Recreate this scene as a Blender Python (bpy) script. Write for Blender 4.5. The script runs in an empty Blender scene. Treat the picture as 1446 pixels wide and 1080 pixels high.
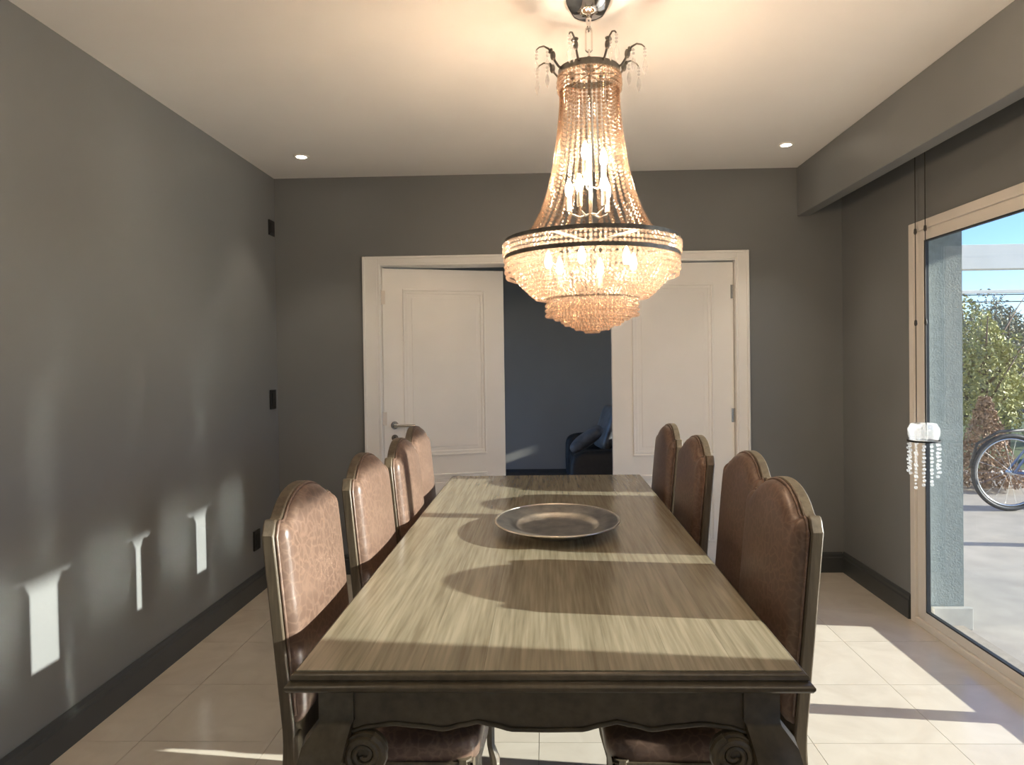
import bpy, bmesh, math, random
from mathutils import Vector, Matrix
random.seed(7)
scene = bpy.context.scene
COL = scene.collection
PI = math.pi

# ------------------------------------------------------------------ camera
W, H, FPX = 1446.0, 1080.0, 960.0
EYE = Vector((0, 0, 1.40))
YAW, PITCH, ROLL = math.radians(1.7), math.radians(-0.7), 0.0135
fw = Vector((-math.sin(YAW) * math.cos(PITCH), math.cos(YAW) * math.cos(PITCH), math.sin(PITCH)))
r0 = fw.cross(Vector((0, 0, 1))).normalized()
u0 = r0.cross(fw)
rt = math.cos(ROLL) * r0 - math.sin(ROLL) * u0
up = math.sin(ROLL) * r0 + math.cos(ROLL) * u0
d = Vector((0, 1, 0))
SXP = 770 - (W / 2 + FPX * d.dot(rt) / d.dot(fw))
SYP = 510 - (H / 2 - FPX * d.dot(up) / d.dot(fw))
cam_d = bpy.data.cameras.new('camera')
cam_d.sensor_fit = 'HORIZONTAL'
cam_d.sensor_width = 36.0
cam_d.lens = FPX / W * 36.0
cam_d.shift_x = -SXP / W
cam_d.shift_y = SYP / W
cam_d.clip_start = 0.02
cam = bpy.data.objects.new('camera', cam_d)
COL.objects.link(cam)
cam.matrix_world = Matrix(((rt.x, up.x, -fw.x, EYE.x), (rt.y, up.y, -fw.y, EYE.y), (rt.z, up.z, -fw.z, EYE.z), (0, 0, 0, 1)))
scene.camera = cam

# ------------------------------------------------------------------ light
SUN_DY, SUN_DZ = 0.108, 0.325            # per metre travelled towards -X
SUN_STRENGTH = 7.6
SKY_STRENGTH = 0.22
BULB_STRENGTH = 310.0
scene.view_settings.view_transform = 'Standard'
scene.view_settings.look = 'None'
scene.view_settings.exposure = 0.87
scene.view_settings.gamma = 1.0
scene.view_settings.use_curve_mapping = False
cy = scene.cycles
cy.max_bounces = 12
cy.diffuse_bounces = 6
cy.glossy_bounces = 5
cy.transmission_bounces = 8
cy.transparent_max_bounces = 24
cy.blur_glossy = 0.0
cy.sample_clamp_indirect = 0.0

sun_d = bpy.data.lights.new('sun', 'SUN')
sun_d.energy = SUN_STRENGTH
sun_d.angle = math.radians(0.7)
sun_d.color = (1.0, 0.95, 0.87)
sun = bpy.data.objects.new('sun', sun_d)
COL.objects.link(sun)
sun.rotation_euler = Vector((-1, SUN_DY, -SUN_DZ)).to_track_quat('-Z', 'Y').to_euler()
sun.location = (8, -1, 4)

world = bpy.data.worlds.new('world')
scene.world = world
world.use_nodes = True
wn = world.node_tree.nodes
wl = world.node_tree.links
wn.clear()
wo = wn.new('ShaderNodeOutputWorld')
wb = wn.new('ShaderNodeBackground')
sky = wn.new('ShaderNodeTexSky')
sky.sky_type = 'NISHITA'
sky.sun_disc = False
sky.sun_elevation = math.atan(SUN_DZ / math.sqrt(1 + SUN_DY ** 2))
sky.sun_rotation = math.atan2(1.0, -SUN_DY)     # sun stands towards +X, slightly behind the camera
sky.air_density = 1.0
sky.dust_density = 0.1
sky.altitude = 1500
wb.inputs['Strength'].default_value = SKY_STRENGTH
tint = wn.new('ShaderNodeMix'); tint.data_type = 'RGBA'; tint.blend_type = 'MULTIPLY'; tint.inputs['Factor'].default_value = 1.0
tint.inputs[7].default_value = (.52, .62, .92, 1)
wl.new(sky.outputs[0], tint.inputs[6]); wl.new(tint.outputs[2], wb.inputs['Color'])
wl.new(wb.outputs[0], wo.inputs['Surface'])

# ------------------------------------------------------------------ materials
MATS = {}
def new_mat(name):
    m = bpy.data.materials.new(name)
    m.use_nodes = True
    MATS[name] = m
    nt = m.node_tree
    return m, nt, nt.nodes['Principled BSDF'], nt.nodes['Material Output']
def lin(c):
    return tuple(((x / 255) / 12.92 if x / 255 <= .04045 else ((x / 255 + .055) / 1.055) ** 2.4) for x in c)
def simple(name, col, rough=.5, metal=0.0, noise=0.0, scale=8.0, stretch=(1, 1, 1), bump=0.0, bscale=None, spec=.5):
    m, nt, b, o = new_mat(name)
    b.inputs['Roughness'].default_value = rough
    b.inputs['Metallic'].default_value = metal
    b.inputs['Specular IOR Level'].default_value = spec
    tc = nt.nodes.new('ShaderNodeTexCoord')
    mp = nt.nodes.new('ShaderNodeMapping')
    mp.inputs['Scale'].default_value = stretch
    nt.links.new(tc.outputs['Object'], mp.inputs['Vector'])
    nz = nt.nodes.new('ShaderNodeTexNoise')
    nz.inputs['Scale'].default_value = scale
    nz.inputs['Detail'].default_value = 4
    nt.links.new(mp.outputs[0], nz.inputs['Vector'])
    rp = nt.nodes.new('ShaderNodeValToRGB')
    rp.color_ramp.elements[0].position = .3
    rp.color_ramp.elements[1].position = .7
    rp.color_ramp.elements[0].color = tuple(max(0, c * (1 - noise)) for c in col) + (1,)
    rp.color_ramp.elements[1].color = tuple(min(1, c * (1 + noise)) for c in col) + (1,)
    nt.links.new(nz.outputs['Fac'], rp.inputs[0])
    nt.links.new(rp.outputs[0], b.inputs['Base Color'])
    if bump:
        n2 = nt.nodes.new('ShaderNodeTexNoise')
        n2.inputs['Scale'].default_value = bscale or scale
        n2.inputs['Detail'].default_value = 3
        nt.links.new(mp.outputs[0], n2.inputs['Vector'])
        bp = nt.nodes.new('ShaderNodeBump')
        bp.inputs['Strength'].default_value = bump
        bp.inputs['Distance'].default_value = .004
        nt.links.new(n2.outputs['Fac'], bp.inputs['Height'])
        nt.links.new(bp.outputs[0], b.inputs['Normal'])
    return m

simple('wall_paint', (.195, .201, .203), rough=.42, noise=.05, scale=1.3, bump=.05, bscale=60, spec=.5)
simple('lounge_paint', (.35, .34, .315), rough=.5, noise=.04, scale=1.5)
simple('ceiling_paint', (.90, .88, .85), rough=.8, noise=.02, scale=2)
simple('baseboard_paint', (.055, .06, .062), rough=.35, noise=.06, scale=4)
simple('door_paint', (.90, .89, .86), rough=.4, noise=.02, scale=3)
simple('window_frame', (.76, .71, .65), rough=.35, noise=.02, scale=5)
simple('gasket', (.02, .022, .025), rough=.5)
simple('grout', (.33, .29, .24), rough=.7, noise=.1, scale=30)
simple('chrome', (.80, .77, .74), rough=.07, metal=1.0)
simple('steel', (.55, .54, .52), rough=.25, metal=1.0)
simple('pewter', (.20, .19, .17), rough=.38, metal=.8, noise=.25, scale=40)
simple('black_plastic', (.012, .012, .012), rough=.4)
simple('sofa_fabric', (.022, .021, .022), rough=.6, noise=.2, scale=30)
simple('pillow_satin', (.17, .175, .19), rough=.3, noise=.35, scale=9, bump=.3, bscale=14)
simple('stucco', (.24, .275, .265), rough=.85, noise=.10, scale=40, bump=.55, bscale=110)
simple('plinth_stone', (.42, .41, .37), rough=.6, noise=.08, scale=20)
simple('terrace', (.40, .355, .30), rough=.55, noise=.12, scale=5)
simple('pergola_paint', (.60, .61, .58), rough=.6, noise=.04, scale=6)
simple('lawn', (.10, .13, .045), rough=.9, noise=.4, scale=12)
simple('bark', (.17, .12, .085), rough=.9, noise=.35, scale=14, bump=.6, bscale=25)
simple('leaf_yellow', (.36, .35, .13), rough=.6, noise=.35, scale=3)
simple('leaf_green', (.19, .21, .10), rough=.6, noise=.4, scale=3)
simple('leaf_olive', (.25, .24, .155), rough=.65, noise=.4, scale=3)
simple('rubber', (.03, .03, .032), rough=.6)
simple('bike_blue', (.10, .16, .33), rough=.4)
simple('white_stone', (.75, .73, .68), rough=.8, noise=.1, scale=10)
simple('cord_grey', (.05, .045, .04), rough=.6)
simple('candle_sleeve', (.75, .70, .60), rough=.5)
simple('silver_tray', (.82, .76, .68), rough=.30, metal=1.0, noise=.2, scale=18, bump=.1, bscale=60)

def wood(name, a, b_, rough, grain=(26, 1.3, 26), bump=.12):
    m, nt, b, o = new_mat(name)
    tc = nt.nodes.new('ShaderNodeTexCoord')
    oi = nt.nodes.new('ShaderNodeObjectInfo')
    add = nt.nodes.new('ShaderNodeVectorMath'); add.operation = 'ADD'
    mul = nt.nodes.new('ShaderNodeMath'); mul.operation = 'MULTIPLY'; mul.inputs[1].default_value = 17
    nt.links.new(oi.outputs['Random'], mul.inputs[0])
    nt.links.new(tc.outputs['Object'], add.inputs[0]); nt.links.new(mul.outputs[0], add.inputs[1])
    mp = nt.nodes.new('ShaderNodeMapping'); mp.inputs['Scale'].default_value = grain
    nt.links.new(add.outputs[0], mp.inputs['Vector'])
    n1 = nt.nodes.new('ShaderNodeTexNoise'); n1.inputs['Scale'].default_value = 1.0; n1.inputs['Detail'].default_value = 6; n1.inputs['Distortion'].default_value = .6
    nt.links.new(mp.outputs[0], n1.inputs['Vector'])
    mp2 = nt.nodes.new('ShaderNodeMapping'); mp2.inputs['Scale'].default_value = tuple(g * 5 for g in grain)
    nt.links.new(add.outputs[0], mp2.inputs['Vector'])
    n2 = nt.nodes.new('ShaderNodeTexNoise'); n2.inputs['Scale'].default_value = 1.0; n2.inputs['Detail'].default_value = 3
    nt.links.new(mp2.outputs[0], n2.inputs['Vector'])
    mx = nt.nodes.new('ShaderNodeMath'); mx.operation = 'MULTIPLY_ADD'; mx.inputs[1].default_value = .5
    h = nt.nodes.new('ShaderNodeMath'); h.operation = 'MULTIPLY'; h.inputs[1].default_value = .5
    nt.links.new(n1.outputs['Fac'], h.inputs[0]); nt.links.new(n2.outputs['Fac'], mx.inputs[0]); nt.links.new(h.outputs[0], mx.inputs[2])
    rp = nt.nodes.new('ShaderNodeValToRGB')
    rp.color_ramp.elements[0].position = .36; rp.color_ramp.elements[1].position = .62
    rp.color_ramp.elements[0].color = a + (1,); rp.color_ramp.elements[1].color = b_ + (1,)
    nt.links.new(mx.outputs[0], rp.inputs[0]); nt.links.new(rp.outputs[0], b.inputs['Base Color'])
    b.inputs['Roughness'].default_value = rough
    bp = nt.nodes.new('ShaderNodeBump'); bp.inputs['Strength'].default_value = bump; bp.inputs['Distance'].default_value = .002
    nt.links.new(n2.outputs['Fac'], bp.inputs['Height']); nt.links.new(bp.outputs[0], b.inputs['Normal'])
    return m
wood('table_top_wood', (.175, .15, .098), (.315, .28, .20), .20, grain=(22, .9, 22), bump=.03)
wood('table_base_wood', (.055, .042, .025), (.105, .084, .052), .38, grain=(9, 2, 9))
wood('chair_wood', (.070, .052, .033), (.14, .108, .07), .42, grain=(22, 22, 2))

def leather():
    m, nt, b, o = new_mat('leather')
    tc = nt.nodes.new('ShaderNodeTexCoord')
    nz = nt.nodes.new('ShaderNodeTexNoise'); nz.inputs['Scale'].default_value = 22; nz.inputs['Detail'].default_value = 5
    nt.links.new(tc.outputs['Object'], nz.inputs['Vector'])
    mixv = nt.nodes.new('ShaderNodeVectorMath'); mixv.operation = 'MULTIPLY_ADD'
    mixv.inputs[1].default_value = (.05, .05, .05)
    nt.links.new(nz.outputs['Color'], mixv.inputs[0]); nt.links.new(tc.outputs['Object'], mixv.inputs[2])
    vo = nt.nodes.new('ShaderNodeTexVoronoi'); vo.feature = 'DISTANCE_TO_EDGE'; vo.inputs['Scale'].default_value = 34
    nt.links.new(mixv.outputs[0], vo.inputs['Vector'])
    rp = nt.nodes.new('ShaderNodeValToRGB')
    rp.color_ramp.elements[0].position = .0; rp.color_ramp.elements[1].position = .16
    rp.color_ramp.elements[0].color = (.235, .152, .110, 1); rp.color_ramp.elements[1].color = (.122, .074, .054, 1)
    nt.links.new(vo.outputs['Distance'], rp.inputs[0])
    n3 = nt.nodes.new('ShaderNodeTexNoise'); n3.inputs['Scale'].default_value = 6; n3.inputs['Detail'].default_value = 3
    nt.links.new(tc.outputs['Object'], n3.inputs['Vector'])
    mx = nt.nodes.new('ShaderNodeMix'); mx.data_type = 'RGBA'; mx.blend_type = 'MIX'
    nt.links.new(n3.outputs['Fac'], mx.inputs['Factor'])
    nt.links.new(rp.outputs[0], mx.inputs[6]); mx.inputs[7].default_value = (.150, .095, .070, 1)
    nt.links.new(mx.outputs[2], b.inputs['Base Color'])
    b.inputs['Roughness'].default_value = .36
    bp = nt.nodes.new('ShaderNodeBump'); bp.inputs['Strength'].default_value = .12; bp.inputs['Distance'].default_value = .002
    nt.links.new(vo.outputs['Distance'], bp.inputs['Height']); nt.links.new(bp.outputs[0], b.inputs['Normal'])
leather()

def tile_mat():
    m, nt, b, o = new_mat('floor_tile')
    tc = nt.nodes.new('ShaderNodeTexCoord'); oi = nt.nodes.new('ShaderNodeObjectInfo')
    mul = nt.nodes.new('ShaderNodeMath'); mul.operation = 'MULTIPLY'; mul.inputs[1].default_value = 31
    nt.links.new(oi.outputs['Random'], mul.inputs[0])
    add = nt.nodes.new('ShaderNodeVectorMath'); add.operation = 'ADD'
    nt.links.new(tc.outputs['Object'], add.inputs[0]); nt.links.new(mul.outputs[0], add.inputs[1])
    nz = nt.nodes.new('ShaderNodeTexNoise'); nz.inputs['Scale'].default_value = 4.5; nz.inputs['Detail'].default_value = 6; nz.inputs['Distortion'].default_value = 1.2
    nt.links.new(add.outputs[0], nz.inputs['Vector'])
    rp = nt.nodes.new('ShaderNodeValToRGB')
    rp.color_ramp.elements[0].position = .3; rp.color_ramp.elements[1].position = .7
    rp.color_ramp.elements[0].color = (.60, .535, .45, 1); rp.color_ramp.elements[1].color = (.69, .63, .54, 1)
    nt.links.new(nz.outputs['Fac'], rp.inputs[0]); nt.links.new(rp.outputs[0], b.inputs['Base Color'])
    b.inputs['Roughness'].default_value = .17
tile_mat()

def glass_mats():
    m, nt, b, o = new_mat('window_glass')
    nt.nodes.remove(b)
    tr = nt.nodes.new('ShaderNodeBsdfTransparent'); tr.inputs[0].default_value = (.93, .96, .95, 1)
    gl = nt.nodes.new('ShaderNodeBsdfGlossy'); gl.inputs['Roughness'].default_value = .0
    lw_ = nt.nodes.new('ShaderNodeLayerWeight'); lw_.inputs['Blend'].default_value = .5
    pw_ = nt.nodes.new('ShaderNodeMath'); pw_.operation = 'POWER'; pw_.inputs[1].default_value = 5.0
    nt.links.new(lw_.outputs['Facing'], pw_.inputs[0])
    fr = nt.nodes.new('ShaderNodeMath'); fr.operation = 'MULTIPLY_ADD'; fr.inputs[1].default_value = .9; fr.inputs[2].default_value = .04
    nt.links.new(pw_.outputs[0], fr.inputs[0])
    mx = nt.nodes.new('ShaderNodeMixShader')
    nt.links.new(fr.outputs[0], mx.inputs[0]); nt.links.new(tr.outputs[0], mx.inputs[1]); nt.links.new(gl.outputs[0], mx.inputs[2])
    nt.links.new(mx.outputs[0], o.inputs['Surface'])
    for nm, tcol, gcol, dcol, w1, w2 in (('crystal', (.85, .77, .70), (1, .92, .84), (.95, .78, .64), .65, .06), ('dense_crystal', (.94, .90, .86), (1, .92, .85), (.95, .83, .74), .5, .28),
                                   ('clear_crystal', (.96, .96, .96), (1, 1, 1), (.9, .9, .9), .25, .35)):
        m, nt, b, o = new_mat(nm)
        nt.nodes.remove(b)
        tr = nt.nodes.new('ShaderNodeBsdfTransparent'); tr.inputs[0].default_value = tcol + (1,)
        gl = nt.nodes.new('ShaderNodeBsdfGlossy'); gl.inputs['Roughness'].default_value = .07; gl.inputs[0].default_value = gcol + (1,)
        df = nt.nodes.new('ShaderNodeBsdfTranslucent'); df.inputs[0].default_value = dcol + (1,)
        m1 = nt.nodes.new('ShaderNodeMixShader'); m1.inputs[0].default_value = w1
        m2 = nt.nodes.new('ShaderNodeMixShader'); m2.inputs[0].default_value = w2
        nt.links.new(df.outputs[0], m1.inputs[1]); nt.links.new(gl.outputs[0], m1.inputs[2])
        nt.links.new(tr.outputs[0], m2.inputs[1]); nt.links.new(m1.outputs[0], m2.inputs[2])
        nt.links.new(m2.outputs[0], o.inputs['Surface'])
    for nm, col, st in (('bulb_glow', (1.0, .79, .57), BULB_STRENGTH), ('bowl_bulb_glow', (1.0, .79, .57), BULB_STRENGTH * .16), ('downlight_glow', (1.0, .86, .66), 14.0)):
        m, nt, b, o = new_mat(nm)
        nt.nodes.remove(b)
        em = nt.nodes.new('ShaderNodeEmission'); em.inputs[0].default_value = col + (1,); em.inputs[1].default_value = st
        nt.links.new(em.outputs[0], o.inputs['Surface'])
glass_mats()

# ------------------------------------------------------------------ mesh helpers
class MB:
    def __init__(s): s.v = []; s.f = []
    def add(s, vs, fs):
        o = len(s.v); s.v += [tuple(v) for v in vs]; s.f += [tuple(i + o for i in f) for f in fs]; return s
    def box(s, x0, x1, y0, y1, z0, z1):
        return s.add([(x, y, z) for z in (z0, z1) for y in (y0, y1) for x in (x0, x1)],
                     [(0, 2, 3, 1), (4, 5, 7, 6), (0, 1, 5, 4), (2, 6, 7, 3), (0, 4, 6, 2), (1, 3, 7, 5)])
    def loft(s, rings, cap=True, closed=False):
        n = len(rings[0]); vs = [p for r in rings for p in r]; fs = []
        m = len(rings)
        for i in range(m if closed else m - 1):
            for j in range(n):
                a, b = i * n + j, i * n + (j + 1) % n
                c, e = ((i + 1) % m) * n + (j + 1) % n, ((i + 1) % m) * n + j
                fs.append((a, b, c, e))
        if cap and not closed:
            fs.append(tuple(reversed(range(n)))); fs.append(tuple((m - 1) * n + j for j in range(n)))
        return s.add(vs, fs)
    def lathe(s, prof, c=(0, 0, 0), n=24, closed=False):
        rings = [[(c[0] + r * math.cos(2 * PI * j / n), c[1] + r * math.sin(2 * PI * j / n), c[2] + z) for j in range(n)] for r, z in prof]
        return s.loft(rings, cap=not closed, closed=closed)
    def tube(s, pts, r, n=8, closed=False):
        pts = [Vector(p) for p in pts]; rings = []
        rs = r if isinstance(r, (list, tuple)) else [r] * len(pts)
        N = None
        for i, p in enumerate(pts):
            if closed: t = (pts[(i + 1) % len(pts)] - pts[i - 1]).normalized()
            else: t = (pts[min(i + 1, len(pts) - 1)] - pts[max(i - 1, 0)]).normalized()
            if N is None:
                N = t.cross(Vector((0, 0, 1)))
                if N.length < .05: N = t.cross(Vector((1, 0, 0)))
                N.normalize()
            else:
                N = (N - t * N.dot(t)).normalized()
            B = t.cross(N)
            rings.append([p + rs[i] * (math.cos(2 * PI * j / n) * N + math.sin(2 * PI * j / n) * B) for j in range(n)])
        return s.loft(rings, cap=not closed, closed=closed)
    def prism(s, poly, axis, a0, a1):
        # poly: 2D points in the two other axes, extruded along axis
        def P(p, a):
            return (a, p[0], p[1]) if axis == 0 else ((p[0], a, p[1]) if axis == 1 else (p[0], p[1], a))
        n = len(poly)
        vs = [P(p, a0) for p in poly] + [P(p, a1) for p in poly]
        fs = [(i, (i + 1) % n, n + (i + 1) % n, n + i) for i in range(n)] + [tuple(reversed(range(n))), tuple(range(n, 2 * n))]
        return s.add(vs, fs)
    def superell(s, c, sz, e1=.5, e2=.5, nu=20, nv=12):
        sg = lambda x, e: math.copysign(abs(x) ** e, x)
        rings = []
        for i in range(1, nv):
            t = -PI / 2 + PI * i / nv
            rings.append([(c[0] + sz[0] * sg(math.cos(t), e1) * sg(math.cos(2 * PI * j / nu), e2),
                           c[1] + sz[1] * sg(math.cos(t), e1) * sg(math.sin(2 * PI * j / nu), e2),
                           c[2] + sz[2] * sg(math.sin(t), e1)) for j in range(nu)])
        return s.loft(rings)
    def ball(s, c, r, n=6, m=4):
        cx, cy_, cz = c; vs = [(cx, cy_, cz - r)]; fs = []
        for i in range(1, m):
            t = -PI / 2 + PI * i / m
            for j in range(n):
                vs.append((cx + r * math.cos(t) * math.cos(2 * PI * j / n), cy_ + r * math.cos(t) * math.sin(2 * PI * j / n), cz + r * math.sin(t)))
        vs.append((cx, cy_, cz + r)); last = len(vs) - 1
        for j in range(n):
            fs.append((0, 1 + (j + 1) % n, 1 + j))
            for i in range(m - 2):
                a = 1 + i * n + j; b = 1 + i * n + (j + 1) % n
                fs.append((a, b, b + n, a + n))
            fs.append((last, 1 + (m - 2) * n + j, 1 + (m - 2) * n + (j + 1) % n))
        return s.add(vs, fs)
    def mesh(s, name, mat, smooth=False):
        me = bpy.data.meshes.new(name)
        me.from_pydata(s.v, [], s.f)
        bm = bmesh.new(); bm.from_mesh(me)
        bmesh.ops.recalc_face_normals(bm, faces=bm.faces)
        bm.to_mesh(me); bm.free()
        if smooth:
            me.shade_smooth()
        me.materials.append(MATS[mat])
        return me
    def build(s, name, mat, parent=None, smooth=False, bevel=0, seg=2, auto=False, loc=None):
        o = bpy.data.objects.new(name, s.mesh(name, mat, smooth or auto))
        COL.objects.link(o)
        if loc: o.location = loc
        if parent: o.parent = parent
        if bevel:
            b = o.modifiers.new('bevel', 'BEVEL'); b.width = bevel; b.segments = seg; b.limit_method = 'ANGLE'; b.angle_limit = math.radians(40)
        if auto:
            o.data.set_sharp_from_angle(angle=math.radians(38))
        return o
def empty(name, loc=(0, 0, 0), rz=0.0):
    o = bpy.data.objects.new(name, None); COL.objects.link(o)
    o.location = loc; o.rotation_euler = (0, 0, rz); o.empty_display_size = .1
    return o
def tag(o, label, cat, group=None, kind=None):
    o['label'] = label; o['category'] = cat
    if group: o['group'] = group
    if kind: o['kind'] = kind
    return o
def struct(o, label, cat): return tag(o, label, cat, kind='structure')
def copy_tree(o, parent=None):
    c = o.copy(); COL.objects.link(c); c.parent = parent
    for ch in list(o.children): copy_tree(ch, c)
    return c

# ------------------------------------------------------------------ room
XL, XR, YB, YF, ZC = -1.785, 1.935, 4.48, -4.6, 2.635
TW = .225                       # outer wall thickness
LX0, LX1, LY0, LY1 = -2.9, 2.55, 4.62, 8.0   # lounge behind the double doors
DX0, DX1, DZ = -1.105, 1.255, 2.055          # doorway opening
W1 = (1.20, 3.655, 2.092)                    # glazed door: y0, y1, head
W2 = (-3.4, -.75, 2.092)  # unseen second glazed door, added to let in fill light
LW = (5.9, 7.74, 1.16, 1.35)                  # unseen lounge slit window, shaped for the sun streak

floor = MB().box(XL - .15, XR + TW, YF - .15, LY0, -.15, -.006).box(LX0 - .15, LX1 + .2, LY0, LY1 + .15, -.15, -.006).build('floor', 'grout')
struct(floor, 'polished beige stone tile floor with thin joints', 'floor')
tx, ty, gx0, gy0 = .4975, .448, .4565, .241
tm = MB().box(-tx / 2 + .0011, tx / 2 - .0011, -ty / 2 + .0011, ty / 2 - .0011, -.006, 0.0).mesh('tile', 'floor_tile')
n_tiles = 0
for i in range(-6, 6):
    for j in range(-3, 18):
        x, y = gx0 + tx * (i + .5), gy0 + ty * (j + .5)
        if y < 4.62 and not (XL - .2 < x < XR + .2): continue
        if y > 8 or x < -2.7 or x > 2.5: continue
        if n_tiles > 290: continue
        t = bpy.data.objects.new('tile', tm); COL.objects.link(t); t.parent = floor; t.location = (x, y, 0); n_tiles += 1

struct(MB().box(XL - .15, XR + TW, YF - .15, LY0, ZC, ZC + .2).box(LX0 - .15, LX1 + .2, LY0, LY1 + .15, ZC, ZC + .2).build('ceiling', 'ceiling_paint'), 'plain white plaster ceiling', 'ceiling')
struct(MB().box(XL - .15, XL, YF - .15, YB, 0, ZC).build('wall_left', 'wall_paint'), 'grey satin painted wall facing the glazed door', 'wall')
wr = MB()
for y0, y1 in ((YF - .15, W2[0]), (W2[1], W1[0]), (W1[1], YB)): wr.box(XR, XR + TW, y0, y1, 0, ZC)
for w in (W1, W2): wr.box(XR, XR + TW, w[0], w[1], w[2], ZC)
struct(wr.build('wall_right', 'wall_paint'), 'grey painted wall pierced by the glazed sliding door', 'wall')
# stucco lining on the outer face and reveal
st = MB()
for y0, y1 in ((W2[1], W1[0]), (W1[1] - .035, YB + .14)): st.box(XR + .07, XR + TW + .02, y0, y1, 0, ZC)
st.box(XR + TW, XR + TW + .02, W1[0], W1[1], W1[2], ZC)
struct(st.build('wall_outer', 'stucco'), 'rough grey green stucco pier outside the glazed door', 'wall')
struct(MB().box(XR + .075, XR + TW + .05, W1[1] - .066, W1[1] - .035, -.03, .085).build('trim_2', 'plinth_stone', bevel=.003), 'pale stone plinth at the foot of the stucco pier', 'plinth')
bw = MB().box(LX0 - .15, DX0, YB, LY0, 0, ZC).box(DX1, XR + TW, YB, LY0, 0, ZC).box(DX0, DX1, YB, LY0, DZ, ZC)
struct(bw.build('wall_back', 'wall_paint'), 'dark grey wall with the white double doorway', 'wall')
struct(MB().box(XL - .15, XR + TW, YF - .15, YF, 0, ZC).build('wall_front', 'wall_paint'), 'grey wall closing the dining room opposite the double doors', 'wall')
# lounge
struct(MB().box(LX0, LX1, LY1, LY1 + .15, 0, ZC).build('wall_far', 'lounge_paint'), 'dark blue grey lounge wall seen through the doorway', 'wall')
struct(MB().box(LX0 - .15, LX0, LY0, 4.9, 0, ZC).box(LX0 - .15, LX0, 7.8, LY1 + .15, 0, ZC).box(LX0 - .15, LX0, 4.9, 7.8, 0, .2).box(LX0 - .15, LX0, 4.9, 7.8, 2.3, ZC).build('wall_lounge_side', 'lounge_paint'), 'dark lounge side wall beyond the doorway', 'wall')
lw = MB().box(LX1, LX1 + .2, LY0, LW[0], 0, ZC).box(LX1, LX1 + .2, LW[1], LY1 + .15, 0, ZC)
lw.box(LX1, LX1 + .2, LW[0], LW[1], 0, LW[2]).box(LX1, LX1 + .2, LW[0], LW[1], LW[3], ZC)
struct(lw.build('wall_lounge_window', 'lounge_paint'), 'lounge wall pierced by an unseen slit window shaped for the sun streak', 'wall')

# pelmet
struct(MB().box(1.648, 1.725, YF, YB, 2.32, ZC).build('trim_1', 'wall_paint', bevel=.004), 'deep grey curtain pelmet hanging from the ceiling along the glazed wall', 'pelmet')

# baseboards
def base_prof(s): return [(0, 0), (s * .018, 0), (s * .018, .095), (s * .013, .103), (s * .013, .118), (s * .006, .132), (0, .132)]
struct(MB().prism([(XL + p[0], p[1]) for p in base_prof(1)], 1, YF, YB).build('baseboard_left', 'baseboard_paint'), 'charcoal stepped baseboard under the sunlit grey wall', 'baseboard')
br = MB()
for y0, y1 in ((YF, W2[0] - .02), (W2[1] + .02, W1[0] - .02), (W1[1] + .012, YB)): br.prism([(XR + p[0], p[1]) for p in base_prof(-1)], 1, y0, y1)
struct(br.build('baseboard_right', 'baseboard_paint'), 'charcoal baseboard beside the glazed sliding door', 'baseboard')
bb = MB()
for x0, x1 in ((XL + .018, DX0 - .10), (DX1 + .08, XR - .018)): bb.prism([(YB + p[0], p[1]) for p in base_prof(-1)], 0, x0, x1)
struct(bb.build('baseboard_back', 'baseboard_paint'), 'charcoal baseboard on both sides of the white doorway', 'baseboard')
struct(MB().prism([(LY1 + p[0], p[1]) for p in base_prof(-1)], 0, LX0, LX1).build('baseboard_far', 'baseboard_paint'), 'black baseboard on the lounge wall beyond the doorway', 'baseboard')

# ------------------------------------------------------------------ glazed sliding doors
def sliding(name, w, mull, label, x_in=XR - .012):
    y0, y1, z1 = w
    root = empty(name, (XR, (y0 + y1) / 2, 0)); off = root.location
    struct(root, label, 'glazed door')
    def B(n, m, *bx, bevel=.003):
        mb = MB()
        for b in bx: mb.box(b[0] - off.x, b[1] - off.x, b[2] - off.y, b[3] - off.y, b[4], b[5])
        return mb.build(n, m, root, bevel=bevel)
    xo = XR + .062
    B('outer_frame', 'window_frame', (x_in, xo, y0, y0 + .045, 0, z1), (x_in, xo, y1 - .045, y1, 0, z1), (x_in, xo, y0 + .045, y1 - .045, z1 - .045, z1), (x_in, xo, y0 + .045, y1 - .045, 0, .035))
    zs0, zs1 = .0355, z1 - .0455
    for k, (a, b, xa) in enumerate(((mull - .035, y1 - .0455, XR + .002), (y0 + .0455, mull + .035, XR + .034))):
        xb = xa + .028; sw = .07
        s = B('sash', 'window_frame', (xa, xb, a, a + sw, zs0, zs1), (xa, xb, b - sw, b, zs0, zs1), (xa, xb, a + sw, b - sw, zs1 - .055, zs1), (xa, xb, a + sw, b - sw, zs0, zs0 + .045))
        g = MB()
        ga, gb, gz0, gz1 = a + sw, b - sw, zs0 + .045, zs1 - .055
        t = .007
        for bx in ((xa + .004, xb - .004, ga, ga + t, gz0, gz1), (xa + .004, xb - .004, gb - t, gb, gz0, gz1), (xa + .004, xb - .004, ga, gb, gz0, gz0 + t), (xa + .004, xb - .004, ga, gb, gz1 - t, gz1)):
            g.box(bx[0] - off.x, bx[1] - off.x, bx[2] - off.y, bx[3] - off.y, bx[4], bx[5])
        g.build('gasket', 'gasket', s)
        xm = (xa + xb) / 2
        MB().box(xm - .003 - off.x, xm + .003 - off.x, ga - off.y, gb - off.y, gz0, gz1).build('pane', 'window_glass', s)
    return root
sliding('window_1', W1, 2.63, 'white framed glazed sliding door opening on the terrace')
sliding('fill_door', W2, -2.05, 'added unseen glazed sliding door further along the same wall, letting in fill light')
lwin = empty('streak_window', (LX1, (LW[0] + LW[1]) / 2, LW[2]))
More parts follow.
